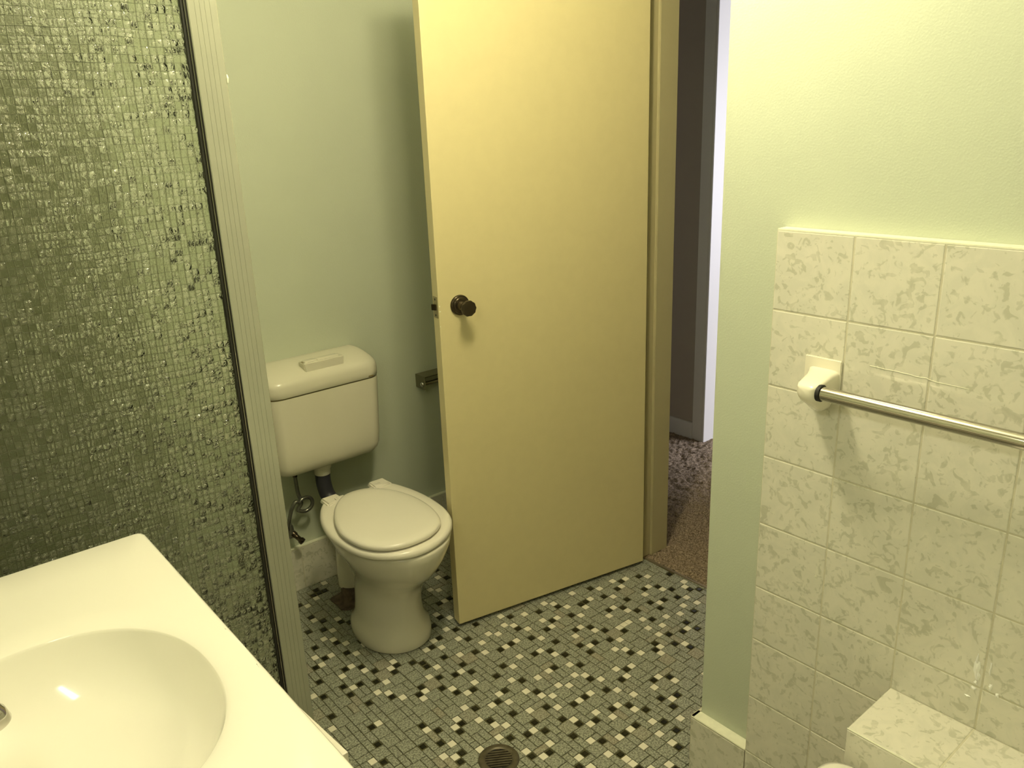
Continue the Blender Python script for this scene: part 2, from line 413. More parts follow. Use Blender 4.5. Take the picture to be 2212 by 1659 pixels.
struct('wall_door', bm, M['wall'], 'mint green wall around the doorway behind the open door', 'wall')
struct('ceiling', bbox(XL-.1, 4.2, YF-.1, 3.6, ZC, ZC+.1), M['ceiling'], 'off white painted ceiling', 'ceiling')

# hall beyond the doorway
HX = 1.762
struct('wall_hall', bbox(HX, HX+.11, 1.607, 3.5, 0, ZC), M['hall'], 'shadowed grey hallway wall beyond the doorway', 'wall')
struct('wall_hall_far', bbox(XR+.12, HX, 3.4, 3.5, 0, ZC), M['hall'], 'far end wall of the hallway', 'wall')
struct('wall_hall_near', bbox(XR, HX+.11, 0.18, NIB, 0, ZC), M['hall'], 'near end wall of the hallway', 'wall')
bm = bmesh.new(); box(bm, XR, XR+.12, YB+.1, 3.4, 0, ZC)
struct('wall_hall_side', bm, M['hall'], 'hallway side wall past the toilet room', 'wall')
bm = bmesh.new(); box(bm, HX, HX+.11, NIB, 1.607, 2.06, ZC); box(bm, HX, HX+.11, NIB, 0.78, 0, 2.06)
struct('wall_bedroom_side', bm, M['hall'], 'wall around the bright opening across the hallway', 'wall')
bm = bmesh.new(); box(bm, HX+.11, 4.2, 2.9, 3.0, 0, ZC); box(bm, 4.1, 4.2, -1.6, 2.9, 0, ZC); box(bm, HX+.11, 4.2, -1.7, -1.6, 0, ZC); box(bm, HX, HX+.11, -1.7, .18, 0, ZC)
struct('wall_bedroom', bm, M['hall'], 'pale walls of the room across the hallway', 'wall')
struct('floor_hall', bbox(XR, 4.2, -1.7, 3.5, -.1, -0.012), M['mgrout'], 'floor slab below the hallway carpet', 'floor')
# architrave and lining round the bright opening, skirting along the shadowed wall
bm = bmesh.new(); box(bm, HX-.012, HX, 1.607, 1.665, 0, 2.12); box(bm, HX-.012, HX+.122, 1.595, 1.607, 0, 2.06)
bmesh.ops.bevel(bm, geom=bm.edges[:], offset=.0015, segments=2, affect='EDGES')
struct('trim_1', bm, M['hallgloss'], 'bright daylit white lining at the edge of the opening across the hallway', 'door trim')
struct('baseboard_hall', bbox(HX-.014, HX, 1.665, 3.4, 0, .085, .002), M['hallgloss'], 'low grey skirting board along the shadowed hallway wall', 'skirting')

# looped carpet: real relief
def build_carpet():
    V, F = [], []
    x0, x1, y0, y1, st = XR+.006, 2.6, NIB+.004, 2.85, 0.0055
    nx, ny = int((x1-x0)/st), int((y1-y0)/st)
    for j in range(ny+1):
        for i in range(nx+1):
            x = x0+i*st; y = y0+j*st
            p = Vector((x*42 + 0.9*noise.noise((x*18, y*18, 2)), y*60 + .9*noise.noise((x*18, y*18, 7)), 0))
            d = noise.voronoi(p)[0]
            lo = noise.noise((x*22+y*9, y*16, 4.0)) + .5*noise.noise((x*60, y*40, 9.0)); gr = 1-min(1, abs(noise.noise((x*26+y*12, y*11, 1.5)))*7)
            z = 0.004 + 0.011*max(0, 1-d[0]*1.15) + 0.004*lo - 0.008*gr
            V.append((x, y, max(z, 0.0)-.006))
    for j in range(ny):
        for i in range(nx):
            a = j*(nx+1)+i; F.append((a, a+1, a+nx+2, a+nx+1))
    me = bpy.data.meshes.new('carpet'); me.from_pydata(V, [], F); me.update()
    o = link('carpet', me, M['carpet'], smooth=180)
    tag(o, 'brown looped pile carpet in the hallway beyond the doorway', 'carpet', kind='stuff')
build_carpet()
struct('trim_2', bbox(XR-.004, XR+.006, NIB, 1.066, -.006, .0035, .0012), M['threshold'], 'thin metal threshold strip between mosaic floor and carpet', 'threshold strip')

# ---------------------------------------------------------------- door frame and door
bm = bmesh.new()
box(bm, XR-.001, XR+.122, 1.066, 1.084, 0.0, 2.06)           # hinge side lining
box(bm, XR+.034, XR+.122, 1.055, 1.066, 0.0, 2.05)           # its rebate stop
box(bm, XR-.001, XR+.122, NIB, NIB+.018, 0.0, 2.06); box(bm, XR+.034, XR+.122, NIB+.018, NIB+.029, 0, 2.05)
box(bm, XR-.001, XR+.122, NIB+.018, 1.066, 2.042, 2.06)
bmesh.ops.bevel(bm, geom=bm.edges[:], offset=.0018, segments=2, affect='EDGES')
struct('door_2', bm, M['jamb'], 'cream painted door frame with rebate stop at the hinge side', 'door frame')

A = Vector((-.060, 1.178, 0)); B = Vector((.664, 1.035, 0))
u = (A-B).normalized(); nrm = Vector((-u.y, u.x, 0))
if nrm.y > 0: nrm = -nrm                                   # nrm faces the camera
DW = (A-B).length; DT = 0.040; z0, z1 = .014, 2.035
MD = Matrix(((u.x, nrm.x, 0, B.x), (u.y, nrm.y, 0, B.y), (0, 0, 1, 0), (0, 0, 0, 1)))   # local: x along leaf from hinge, y out of its face
def tr(bm, Mx):
    bmesh.ops.transform(bm, matrix=Mx, verts=bm.verts[:]); return bm
door = empty('door_1', B)
tag(door, 'cream flush door standing half open in front of the toilet wall', 'door', kind='structure')
def dchild(name, bm, m_, label=None, smooth=None, parent=None):
    MM = Matrix.Translation(-B) @ MD
    o = obj(name, tr(bm, MM), m_, parent or door, smooth)
    if label: o['label'] = label
    return o
bm = bbox(0, DW, -DT, 0, z0, z1, .0015); dchild('door_panel', bm, M['door'])
KX, KZ = DW-.066, 1.056
KM = Matrix.Translation((KX, 0, KZ)) @ Matrix.Rotation(-PI/2, 4, 'X')
bm = bmesh.new()
lathe(bm, [(.0005, 0), (.0295, 0), (.0300, .003), (.0285, .0065), (.0262, .0080), (.0250, .0078), (.0235, .0115), (.0215, .0130), (.018, .0135), (.0005, .0136)], KM, 48)
rose = dchild('knob_rose', bm, M['bronze'], 'dark bronze round knob plate', 60)
bm = bmesh.new()
lathe(bm, [(.0005, .012), (.0150, .012), (.0150, .018), (.0118, .024), (.0112, .034), (.0135, .042, 1), (.0190, .049, 1), (.0222, .055, 1), (.0228, .060, 1), (.0215, .0635, 1), (.0195, .0640, 1), (.0005, .0632)], KM, 80, 10, .028)
dchild('door_knob', bm, M['bronze'], 'dark bronze fluted door knob', 50)
bm = bbox(DW-.0003, DW+.0012, -.033, -.007, KZ-.032, KZ+.030, .0003, 1)
plate = dchild('latch_plate', bm, M['brass'], 'dull brass latch plate on the door edge')
bm = bmesh.new(); vs, fs = box(bm, DW+.001, DW+.011, -.026, -.014, KZ-.009, KZ+.008)
for v in vs:
    if v.co.x > DW+.008 and v.co.y > -.02: v.co.x -= .006
dchild('latch_bolt', bm, M['bronze'], None, None, plate)
for zz in (KZ-.024, KZ+.022):
    bm = bmesh.new(); lathe(bm, [(.0003, 0), (.0036, 0), (.0030, .0012), (.0003, .0013)], Matrix.Translation((DW+.001, -.020, zz)) @ Matrix.Rotation(PI/2, 4, 'Y'), 16)
    dchild('screw', bm, M['dark'], None, 60, plate)
for zz in (.22, 1.80):
    bm = bmesh.new(); lathe(bm, [(.0003, 0), (.006, 0), (.006, .09), (.0003, .09)], Matrix.Translation((-.008, -DT-.002, zz)), 16)
    dchild('hinge', bm, M['brass'], None, 50)
# chips along the door edge by the latch
bm = bmesh.new()
for (a, b, c, d) in ((DW-.0032, KZ+.004, .003, .004), (DW-.004, KZ-.011, .0045, .003), (DW-.0022, KZ-.055, .002, .003)):
    box(bm, a-c/2, a+c/2, -.0003, .0004, b-d/2, b+d/2)
dchild('paint_chip', bm, M['cap'])

# ---------------------------------------------------------------- wall tiles
def tile_slab(bm, o, du, dv, dn, w_, h_, th, gap, lay, tid, bev=.0012):
    """one bevelled tile: o corner, du/dv in-plane unit vectors, dn outward normal"""
    def P(a, b, c): return o + du*a + dv*b + dn*c
    g = gap/2
    r0 = [P(g, g, -.002), P(w_-g, g, -.002), P(w_-g, h_-g, -.002), P(g, h_-g, -.002)]
    r1 = [P(g, g, th-bev), P(w_-g, g, th-bev), P(w_-g, h_-g, th-bev), P(g, h_-g, th-bev)]
    q = bev*.35
    r2 = [P(g+q, g+q, th-q), P(w_-g-q, g+q, th-q), P(w_-g-q, h_-g-q, th-q), P(g+q, h_-g-q, th-q)]
    q = bev*1.4
    r3 = [P(g+q, g+q, th), P(w_-g-q, g+q, th), P(w_-g-q, h_-g-q, th), P(g+q, h_-g-q, th)]
    vs = [[bm.verts.new(p) for p in r] for r in (r0, r1, r2, r3)]
    for a, b in zip(vs[:-1], vs[1:]):
        for i in range(4):
            f = bm.faces.new((a[i], a[(i+1) % 4], b[(i+1) % 4], b[i])); f[lay] = tid; f.material_index = 0
    f = bm.faces.new(vs[-1]); f[lay] = tid; f.material_index = 0
    return bm

def tiled(name, cells, o, du, dv, dn, th, gap=.0028, back=None, label=None, cat=None, parent=None, seed=1):
    bm = bmesh.new(); lay = bm.faces.layers.float.new('tid'); r = random.Random(seed)
    for (a0, a1, b0, b1) in cells:
        tile_slab(bm, o+du*a0+dv*b0, du, dv, dn, a1-a0, b1-b0, th, gap, lay, r.random())
    if back:
        for q in back:
            vs, fs = box(bm, *q)
            for f in fs: f.material_index = 1
    ob = obj(name, bm, [M['tile'], M['grout']], parent)
    if parent is None: tag(ob, label, cat, kind='structure')
    elif label: ob['label'] = label
    return ob

X = Vector((1, 0, 0)); Y = Vector((0, 1, 0)); Z = Vector((0, 0, 1))
rows = [0, .166, .3165, .466, .595, .745, .895, 1.045, 1.195, 1.345]
cols = [.1507, 0, -.15, -.30, -.45, -.60, -.75, -.90, -1.05, -1.20, -1.35, -1.50, -1.617]
cells = [(cols[c+1], cols[c], rows[r], rows[r+1]) for c in range(len(cols)-1) for r in range(9)]
TT = WX - .0
# tiles stand on a bed so that their face is at x = 0
tiled('tile_panel', cells, Vector((.008, 0, 0)), Y, Z, -X, .008, .0026, [(.0008, WX, -1.617, .1502, 0, 1.343)], 'cream speckled wall tiles', None, wall_right, 5)
bm = bmesh.new(); box(bm, .0006, WX, -1.617, .1506, 1.343, 1.3475); bmesh.ops.bevel(bm, geom=bm.edges[:], offset=.001, segments=2, affect='EDGES')
obj('tile_capping', bm, M['cap'], wall_right)['label'] = 'pale grouted ledge along the top of the tiles'
# fine white line across two tiles
bm = bmesh.new(); pts = []
for i in range(28):
    t = i/27; pts.append((-.0002, -.048 - .165*t, 1.124 - .004*t + .0016*noise.noise((t*9, 3, 1)) - (.002 if t > .62 else 0)))
tube(bm, pts, [.0006*(1 - .6*max(0, i/27-.5)) for i in range(28)], 6)
obj('hairline', bm, M['cap'], wall_right)['label'] = 'fine white line in the tiles above the rail'
# raised white blots that put a bright reflection on the tiles as colour
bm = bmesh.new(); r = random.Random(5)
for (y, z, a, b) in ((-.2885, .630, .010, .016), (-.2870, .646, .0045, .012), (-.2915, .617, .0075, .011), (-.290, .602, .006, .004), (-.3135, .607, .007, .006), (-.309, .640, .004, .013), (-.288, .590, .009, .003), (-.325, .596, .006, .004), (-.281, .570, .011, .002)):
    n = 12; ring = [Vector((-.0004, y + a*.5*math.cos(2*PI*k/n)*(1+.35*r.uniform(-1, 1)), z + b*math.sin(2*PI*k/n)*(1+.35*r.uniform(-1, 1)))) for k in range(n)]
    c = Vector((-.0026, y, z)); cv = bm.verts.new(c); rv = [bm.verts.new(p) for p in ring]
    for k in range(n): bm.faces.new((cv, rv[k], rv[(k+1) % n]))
obj('tile_glints', bm, M['glint'], wall_right)['label'] = 'white blots standing in for a reflection on the tiles'

# tiled skirtings
tiled('baseboard_right', [(.1507, .3045, 0, .161)], Vector((.008, 0, 0)), Y, Z, -X, .008, .0026, [(.0008, WX, .152, .3045, 0, .162)], 'speckled tile skirting at the foot of the wall end by the doorway', 'skirting', None, 8)
bm = bmesh.new(); box(bm, .0002, WX, .1512, .3045, .1615, .1655); bmesh.ops.bevel(bm, geom=bm.edges[:], offset=.001, segments=2, affect='EDGES')
obj('skirting_cap', bm, M['cap'], bpy.data.objects['baseboard_right'])
bm = bmesh.new(); box(bm, .0018, XR-.001, NIB, .3045, 0, .1655)
obj('skirting_return', bm, M['grout'], bpy.data.objects['baseboard_right'])
bc = [.70 - .15*k for k in range(16)]
tiled('baseboard_back', [(bc[k+1], bc[k], 0, .160) for k in range(15) if bc[k+1] > XL-.01], Vector((.035, YB-.008, 0)), X, Z, -Y, .008, .0026, [(XL, .697, YB-.0151, YB, 0, .160)], 'speckled tile skirting along the toilet wall', 'skirting', None, 12)
bm = bbox(XL, .697, YB-.0158, YB, .160, .1645, .001); obj('skirting_cap', bm, M['cap'], bpy.data.objects['baseboard_back'])

# tiled ledge at the head of the bath
LZ = .512
led = tiled('tiled_ledge', [(-.159, -.001, a, b) for a, b in zip(cols[3:], cols[2:-1])], Vector((0, 0, LZ-.008)), X, Y, Z, .008, .0026,
            [(-.1597, -.0008, -1.617, -.1515, 0, LZ-.0008)], 'cream speckled tiled ledge along the wall below the towel rail', 'ledge', None, 21)
led['kind'] = 'structure'
tiled('tile_front', [(a, b, z_, min(z_+.15, LZ-.002)) for a, b in zip(cols[3:], cols[2:-1]) for z_ in (.062, .212, .362)], Vector((-.153, 0, 0)), Y, Z, -X, .0075, .0026, None, None, None, led, 23)
bm = bmesh.new(); tube(bm, [(-.1590, -.1512, LZ-.0012), (-.1590, -1.617, LZ-.0012)], .0014, 8); obj('edge_grout', bm, M['cap'], led)

# ---------------------------------------------------------------- towel rail on ceramic brackets
rail = empty('towel_rail', (0, -.30, 1.079))
tag(rail, 'polished steel towel rail held by a white ceramic bracket on the tiles', 'towel rail')
RO = Vector((0, -.30, 1.079))
def rchild(name, bm, m_, label=None, smooth=None, parent=None):
    bmesh.ops.translate(bm, vec=-RO, verts=bm.verts[:])
    o = obj(name, bm, m_, parent or rail, smooth)
    if label: o['label'] = label
    return o
bm = bmesh.new(); tube(bm, [(-.070, .006 - k*.12, 1.079) for k in range(7)], .0125, 32); rchild('rail', bm, M['steel'], 'polished steel bar', 50)
def bracket(ym, s):
    bm = bmesh.new()
    vs, fs = box(bm, -.0035, .001, min(ym, ym+s*.072), max(ym, ym+s*.072), 1.050, 1.122)
    bmesh.ops.bevel(bm, geom=bm.edges[:], offset=.0015, segments=3, affect='EDGES')
    br = rchild('bracket', bm, M['bracket'], 'white glazed ceramic bracket', 40)
    # the horn: a wedge from the plate out to a rounded head that holds the rail end
    bm = bmesh.new(); rings = []
    yc = ym + s*.020
    for (d, hy, zt, zb, dy) in ((.002, .0315, 1.103, 1.040, .0130), (.008, .0300, 1.102, 1.028, .0120), (.020, .0275, 1.1015, 1.026, .0090), (.036, .0250, 1.1005, 1.031, .0050), (.052, .0235, 1.099, 1.041, .0020), (.066, .0225, 1.097, 1.051, 0.0), (.077, .0205, 1.0945, 1.058, 0.0), (.084, .0165, 1.091, 1.064, 0.0), (.0875, .009, 1.086, 1.071, 0.0)):
        ring = []; zc = (zt*.62+zb*.38); n = 40
        for k in range(n):
            a = 2*PI*k/n; ca, sa = math.cos(a), math.sin(a)
            if sa >= 0: e, hz = .38, zt-zc
            else: e, hz = .85, zc-zb
            ring.append(Vector((-d, yc + s*dy + hy*abs(ca)**e*(1 if ca > 0 else -1), zc + hz*abs(sa)**e*(1 if sa > 0 else -1))))
        rings.append(ring)
    loft(bm, rings)
    rchild('bracket_horn', bm, M['bracket'], None, 60, br)
    bm = bmesh.new(); yy = yc - s*.0215
    tube(bm, [(-.070, yy+s*.004, 1.079), (-.070, yy-s*.0025, 1.079)], .0152, 32)
    rchild('rail_socket', bm, M['dark'], 'dark socket around the bar end', 50, br)
bracket(.0015, 1)
bracket(-.715, -1)

# ---------------------------------------------------------------- bathtub (its corner shows at the picture's foot)
def sround(cx, cy, hx, hy, e, z, n=64):
    return [Vector((cx + hx*abs(math.cos(2*PI*k/n))**e*(1 if math.cos(2*PI*k/n) > 0 else -1), cy + hy*abs(math.sin(2*PI*k/n))**e*(1 if math.sin(2*PI*k/n) > 0 else -1), z)) for k in range(n)]
bm = bmesh.new(); bx, by, hx, hy = -.545, -.858, .381, .728
rings = [sround(bx, by, hx-.02, hy-.02, .16, .002), sround(bx, by, hx-.012, hy-.012, .16, .40), sround(bx, by, hx, hy, .10, .425), sround(bx, by, hx, hy, .10, .440),
         sround(bx, by, hx-.003, hy-.003, .10, .452), sround(bx, by, hx-.010, hy-.010, .11, .458), sround(bx, by, hx-.05, hy-.06, .30, .458), sround(bx, by, hx-.062, hy-.072, .34, .446), sround(bx, by, hx-.09, hy-.12, .45, .25), sround(bx, by, hx-.14, hy-.20, .5, .10), sround(bx, by, hx-.2, hy-.3, .5, .085)]
loft(bm, rings, True, True)
tub = empty('bathtub', (bx, by, 0)); tag(tub, 'white enamel bathtub with only its rounded corner showing below the tiled ledge', 'bathtub')
bmesh.ops.translate(bm, vec=(-bx, -by, 0), verts=bm.verts[:])
obj('tub_shell', bm, M['bath'], tub, 50)

# ---------------------------------------------------------------- toilet
TX = -.222
toi = empty('toilet', (TX, 1.30, 0))
tag(toi, 'white toilet pan with closed seat lid standing on the mosaic floor', 'toilet')
def tchild(name, bm, m_, label=None, smooth=None, parent=None):
    bmesh.ops.translate(bm, vec=(-TX, -1.30, 0), verts=bm.verts[:])
    o = obj(name, bm, m_, parent or toi, smooth)
    if label: o['label'] = label
    return o
def egg(cx, yf, yb, hw, ym, z, n=64, eb=1.0, bw=None):
    """plan outline: front half ellipse yf..ym, back half from ym to yb with squareness eb"""
    out = []
    for k in range(n):
        a = 2*PI*k/n; c, s = math.cos(a), math.sin(a)
        if s < 0: out.append(Vector((cx+hw*c, ym+(ym-yf)*s, z)))
        else:
            e = eb; out.append(Vector((cx+hw*abs(c)**e*(1 if c > 0 else -1), ym+(yb-ym)*abs(s)**e, z)))
    return out
PX = TX - .006
bm = bmesh.new()
secs = [  # hw, front y, back y, mid y, z, back squareness
 (.1130, 1.182, 1.486, 1.315, .000, .92), (.1165, 1.178, 1.488, 1.315, .006, .92), (.1170, 1.181, 1.486, 1.318, .028, .92), (.1130, 1.188, 1.476, 1.322, .046, .92), (.1035, 1.195, 1.464, 1.326, .060, .92), (.0990, 1.203, 1.458, 1.328, .085, .92), (.0965, 1.206, 1.454, 1.328, .115, .92),
 (.0965, 1.203, 1.450, 1.324, .150, .92), (.0985, 1.192, 1.446, 1.316, .185, .92), (.1050, 1.166, 1.444, 1.300, .220, .92), (.1180, 1.122, 1.446, 1.284, .258, .9), (.1360, 1.082, 1.456, 1.270, .298, .85),
 (.1550, 1.055, 1.474, 1.266, .338, .75), (.1670, 1.040, 1.494, 1.266, .372, .68), (.1715, 1.034, 1.502, 1.268, .395, .62), (.1700, 1.036, 1.500, 1.268, .402, .62), (.160, 1.05, 1.49, 1.268, .405, .62)]
def turned(ring):
    for p in ring: p.x -= .075*(1.50-p.y)*min(1, max(0, (p.z-.18)/.16)) - .012*min(1, max(0, (p.z-.18)/.16))
    return ring
loft(bm, [turned(egg(PX + .004, yf, yb, hw, ym, z, 64, e)) for hw, yf, yb, ym, z, e in secs])
pan = tchild('pan', bm, M['ceramic'], None, 180)
for (x_, y_) in ((-.3195, 1.372), (-.3265, 1.286)):
    bm = bmesh.new(); lathe(bm, [(.0003, 0), (.0055, 0), (.0045, .002), (.0003, .0024)], Matrix.Translation((x_, y_, .049)) @ Matrix.Rotation(-.95, 4, 'Y'), 16)
    tchild('foot_bolt', bm, M['rust'], 'small brown bolt spot', 60, pan)
# soil outlet behind the pan down to the floor
bm = bmesh.new()
tube(bm, smooth_path([(PX-.004, 1.42, .20), (PX-.002, 1.50, .235), (PX+.006, 1.560, .225), (PX+.010, 1.586, .16), (PX+.010, 1.590, .11), (PX+.010, 1.590, .052)], 8), .044, 32)
tchild('outlet_trap', bm, M['ceramic'], None, 60)
bm = bmesh.new()
lathe(bm, [(.001, 0), (.074, 0, 1), (.070, .002, 1), (.052, .006, 1), (.043, .020), (.038, .056), (.001, .056)], Matrix.Translation((PX+.006, 1.575, 0)), 60, 5, .10)
tchild('outlet_putty', bm, M['putty'], 'red brown putty around the outlet', 180)
# seat ring and lid, turned a few degrees on the pan as in the photograph
def closed(pts, n=96):
    P = [Vector((x, y, 0)) for x, y in pts]; m_ = len(P); out = []
    for i in range(m_):
        a, b, c, d = P[i-1], P[i], P[(i+1) % m_], P[(i+2) % m_]
        for k in range(8):
            t = k/8; out.append(0.5*((2*b)+(c-a)*t+(2*a-5*b+4*c-d)*t*t+(3*b-a-3*c+d)*t**3))
    for _ in range(3): out = [(out[k-1]+out[k]*2+out[(k+1) % len(out)])/4 for k in range(len(out))]
    return out
def ring_at(base, z, off):
    n = len(base); out = []
    for k in range(n):
        t = (base[(k+1) % n]-base[k-1]).normalized(); q = base[k] + Vector((-t.y, t.x, 0))*off
        out.append(Vector((q.x, q.y, z)))
    return out
SEAT = closed([(-.333,1.497),(-.382,1.42),(-.409,1.34),(-.418,1.27),(-.412,1.18),(-.392,1.122),(-.361,1.080),(-.315,1.046),(-.262,1.034),(-.210,1.042),(-.165,1.061),(-.125,1.092),(-.090,1.140),(-.069,1.205),(-.0605,1.289),(-.064,1.36),(-.072,1.41),(-.095,1.484),(-.14,1.50),(-.215,1.492),(-.29,1.50)])
LID = closed([(-.285,1.456),(-.337,1.405),(-.375,1.338),(-.396,1.284),(-.407,1.227),(-.400,1.150),(-.366,1.090),(-.309,1.059),(-.233,1.057),(-.180,1.079),(-.147,1.114),(-.122,1.19),(-.118,1.288),(-.140,1.383),(-.185,1.447),(-.235,1.466)])
bm = bmesh.new()
loft(bm, [ring_at(SEAT, z, o) for z, o in ((.406, .011), (.407, .004), (.411, 0), (.420, 0), (.4265, .0035), (.429, .010), (.4295, .03))])
seat = tchild('seat', bm, M['plastic'], None, 60)
for cx_ in (-.3015, -.1290):
    bm = bmesh.new(); vs, fs = box(bm, cx_-.037, cx_+.037, 1.452, 1.524, .418, .437)
    for v in vs:
        if v.co.z > .43: v.co.x += (cx_-v.co.x)*.22; v.co.y += (1.485-v.co.y)*.25
        elif v.co.y > 1.5: v.co.x += (cx_-v.co.x)*.25
    bmesh.ops.bevel(bm, geom=bm.edges[:], offset=.005, segments=4, affect='EDGES')
    tchild('hinge_cap', bm, M['plastic'], None, 60, seat)
    c2 = cx_ + (.024 if cx_ < -.2 else -.014)
    bm = bbox(c2-.013, c2+.013, 1.466, 1.486, .425, .4382, .0015); tchild('hinge_pin', bm, M['plastic'], None, 60, seat)
    if cx_ < -.2:
        bm = bbox(c2-.0215, c2-.0200, 1.468, 1.480, .4300, .4376, .0003); tchild('hinge_slot', bm, M['dark'], 'small dark slot in the seat hinge', None, seat)
bm = bmesh.new()
loft(bm, [ring_at(LID, z, o) for z, o in ((.4330, .012), (.4335, .004), (.437, .0005), (.445, .0), (.4495, .003), (.4525, .010), (.4545, .03), (.4555, .06))])
tchild('lid', bm, M['plastic'], 'closed toilet seat lid', 60)
# a dark slot under the lid edge: bumpers hold it off the ring
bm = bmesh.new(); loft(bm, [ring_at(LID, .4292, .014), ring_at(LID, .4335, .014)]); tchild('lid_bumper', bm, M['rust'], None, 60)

# cistern hangs on the wall, joined by its flush pipe
CX0, CYF = -.214, 1.612
cis = empty('cistern', (CX0, YB, .60))
tag(cis, 'cream white plastic toilet cistern hung on the mint green wall above the pan', 'cistern')
def cchild(name, bm, m_, label=None, smooth=None, parent=None):
    bmesh.ops.translate(bm, vec=(-CX0, -YB, -.60), verts=bm.verts[:])
    o = obj(name, bm, m_, parent or cis, smooth)
    if label: o['label'] = label
    return o
def rrect(cx, hx, y0, y1, rf, z, n=10):
    """rounded rectangle in plan: front corners round, back corners nearly square"""
    pts = []
    for (sx, yc, a0, r) in ((1, y1-.004, 0, .004), (-1, y1-.004, PI/2, .004), (-1, y0+rf, PI, rf), (1, y0+rf, 1.5*PI, rf)):
        xc = cx + sx*(hx-r)
        for k in range(n):
            a = a0 + k/(n-1)*PI/2
            pts.append(Vector((xc + r*math.cos(a), yc + r*math.sin(a), z)))
    return pts
rings = []
W0 = .203
for (z, hx, yf, rf) in ((.4740, .140, 1.665, .020), (.4765, .160, 1.650, .030), (.484, .174, 1.637, .034), (.496, .184, 1.628, .036), (.514, .190, 1.622, .038), (.56, .194, 1.619, .040), (.64, .1985, 1.616, .042), (.70, .201, 1.614, .044), (.745, .203, 1.613, .045), (.751, .2030, 1.613, .045)):
    rings.append(rrect(CX0, hx, yf, YB-.001, rf, z))
bm = bmesh.new(); loft(bm, rings); tank = cchild('tank', bm, M['cistern'], None, 60)
bm = bmesh.new(); loft(bm, [rrect(CX0, .1985, 1.6175, YB-.001, .042, .750), rrect(CX0, .1985, 1.6175, YB-.001, .042, .756)]); cchild('lid_seam', bm, M['rust'], 'brown seam under the cistern lid', 60)
def lidring(z, hx, yf, rf, yb=YB-.001): return rrect(CX0, hx, yf, yb, rf, z, 12)
bm = bmesh.new()
prof = [(.7555, .2045, 1.6105), (.757, .2065, 1.609), (.775, .2072, 1.608), (.790, .2066, 1.6085), (.800, .2045, 1.6115), (.808, .2015, 1.618), (.815, .198, 1.629), (.8215, .194, 1.645), (.828, .190, 1.665), (.8325, .185, 1.688), (.836, .178, 1.712), (.8375, .165, 1.738)]
prof = [(a, b, c, min(.056, (YB-.001-c)*.62)) for a, b, c in prof]
loft(bm, [lidring(*p) for p in prof]); clid = cchild('cistern_lid', bm, M['cistern'], None, 180)
bm = bmesh.new(); vs, fs = box(bm, -.275, -.133, 1.634, 1.676, .808, .8445)
for v in vs:
    if v.co.z < .83: v.co.x += (-.204-v.co.x)*.06
bmesh.ops.bevel(bm, geom=bm.edges[:], offset=.002, segments=3, affect='EDGES'); bt = cchild('button_housing', bm, M['cistern'], None, 50)
for (a, b) in ((-.266, -.224), (-.2225, -.146)):
    bm = bbox(a, b, 1.645, 1.670, .840, .8480, .0025, 3); cchild('flush_button', bm, M['cistern'], None, 50, bt)
bm = bbox(-.2725, -.2675, 1.648, 1.666, .842, .8449, .0004); cchild('button_slot', bm, M['rust'], None, None, bt)
bm = bbox(-.0640, -.0455, 1.6078, 1.6100, .7595, .7625, .0004); cchild('lid_nick', bm, M['rust'], 'small brown nick in the lid edge')
bm = bmesh.new(); lathe(bm, [(.001, 0), (.026, 0), (.028, .004), (.028, .022), (.032, .024), (.032, .044), (.001, .044)], Matrix.Translation((-.230, 1.690, .436)), 32)
cchild('outlet_nut', bm, M['cistern'], None, 50)
bm = bmesh.new(); tube(bm, smooth_path([(-.230, 1.690, .445), (-.230, 1.689, .400), (-.226, 1.676, .358), (-.216, 1.640, .330), (-.206, 1.590, .322), (-.206, 1.540, .322), (-.210, 1.500, .322)], 8), .0255, 28)
cchild('flush_pipe', bm, M['rubber'], 'grey black rubber flush pipe', 60)
bm = bmesh.new(); lathe(bm, [(.001, 0), (.034, 0), (.034, .03), (.03, .034), (.001, .034)], Matrix.Translation((-.208, 1.530, .322)) @ Matrix.Rotation(PI/2, 4, 'X'), 28)
cchild('pan_connector', bm, M['rubber'], 'dark rubber connector to the pan', 50)

# water hose with a loop, and the stop valve on the wall
hose = empty('water_hose', (-.325, 1.735, .40))
tag(hose, 'thin grey braided hose looping under the left corner of the cistern', 'hose')
pts = []
for p in [(-.318, 1.715, .452), (-.318, 1.715, .43), (-.316, 1.714, .385), (-.309, 1.713, .345)]: pts.append(p)
c0 = Vector((-.300, 1.712, .338)); 
for k in range(0, 15):
    a = -2.6 + k*.36
    pts.append((c0.x + .028*math.cos(a), 1.712 - .0009*k, c0.z + .026*math.sin(a)))
pts += [(-.335, 1.700, .360), (-.352, 1.702, .335), (-.362, 1.712, .29), (-.364, 1.725, .258)]
bm = bmesh.new(); tube(bm, smooth_path(pts, 6), .0066, 16); bmesh.ops.translate(bm, vec=(.325, -1.735, -.40), verts=bm.verts[:]); obj('hose_tube', bm, M['hose'], hose, 60)
bm = bmesh.new(); lathe(bm, [(.0005, 0), (.0085, 0), (.0105, .026), (.008, .029), (.0005, .029)], Matrix.Translation((-.318, 1.715, .444)), 6); bmesh.ops.translate(bm, vec=(.325, -1.735, -.40), verts=bm.verts[:]); obj('hose_nut', bm, M['bronze'], hose)
vlv = empty('stop_valve', (-.352, YB, .232)); tag(vlv, 'small dull metal stop valve on the wall below the cistern hose', 'valve')
def vchild(name, bm, m_, smooth=None):
    bmesh.ops.translate(bm, vec=(.352, -YB, -.232), verts=bm.verts[:]); return obj(name, bm, m_, vlv, smooth)
RXm = Matrix.Rotation(PI/2, 4, 'X')
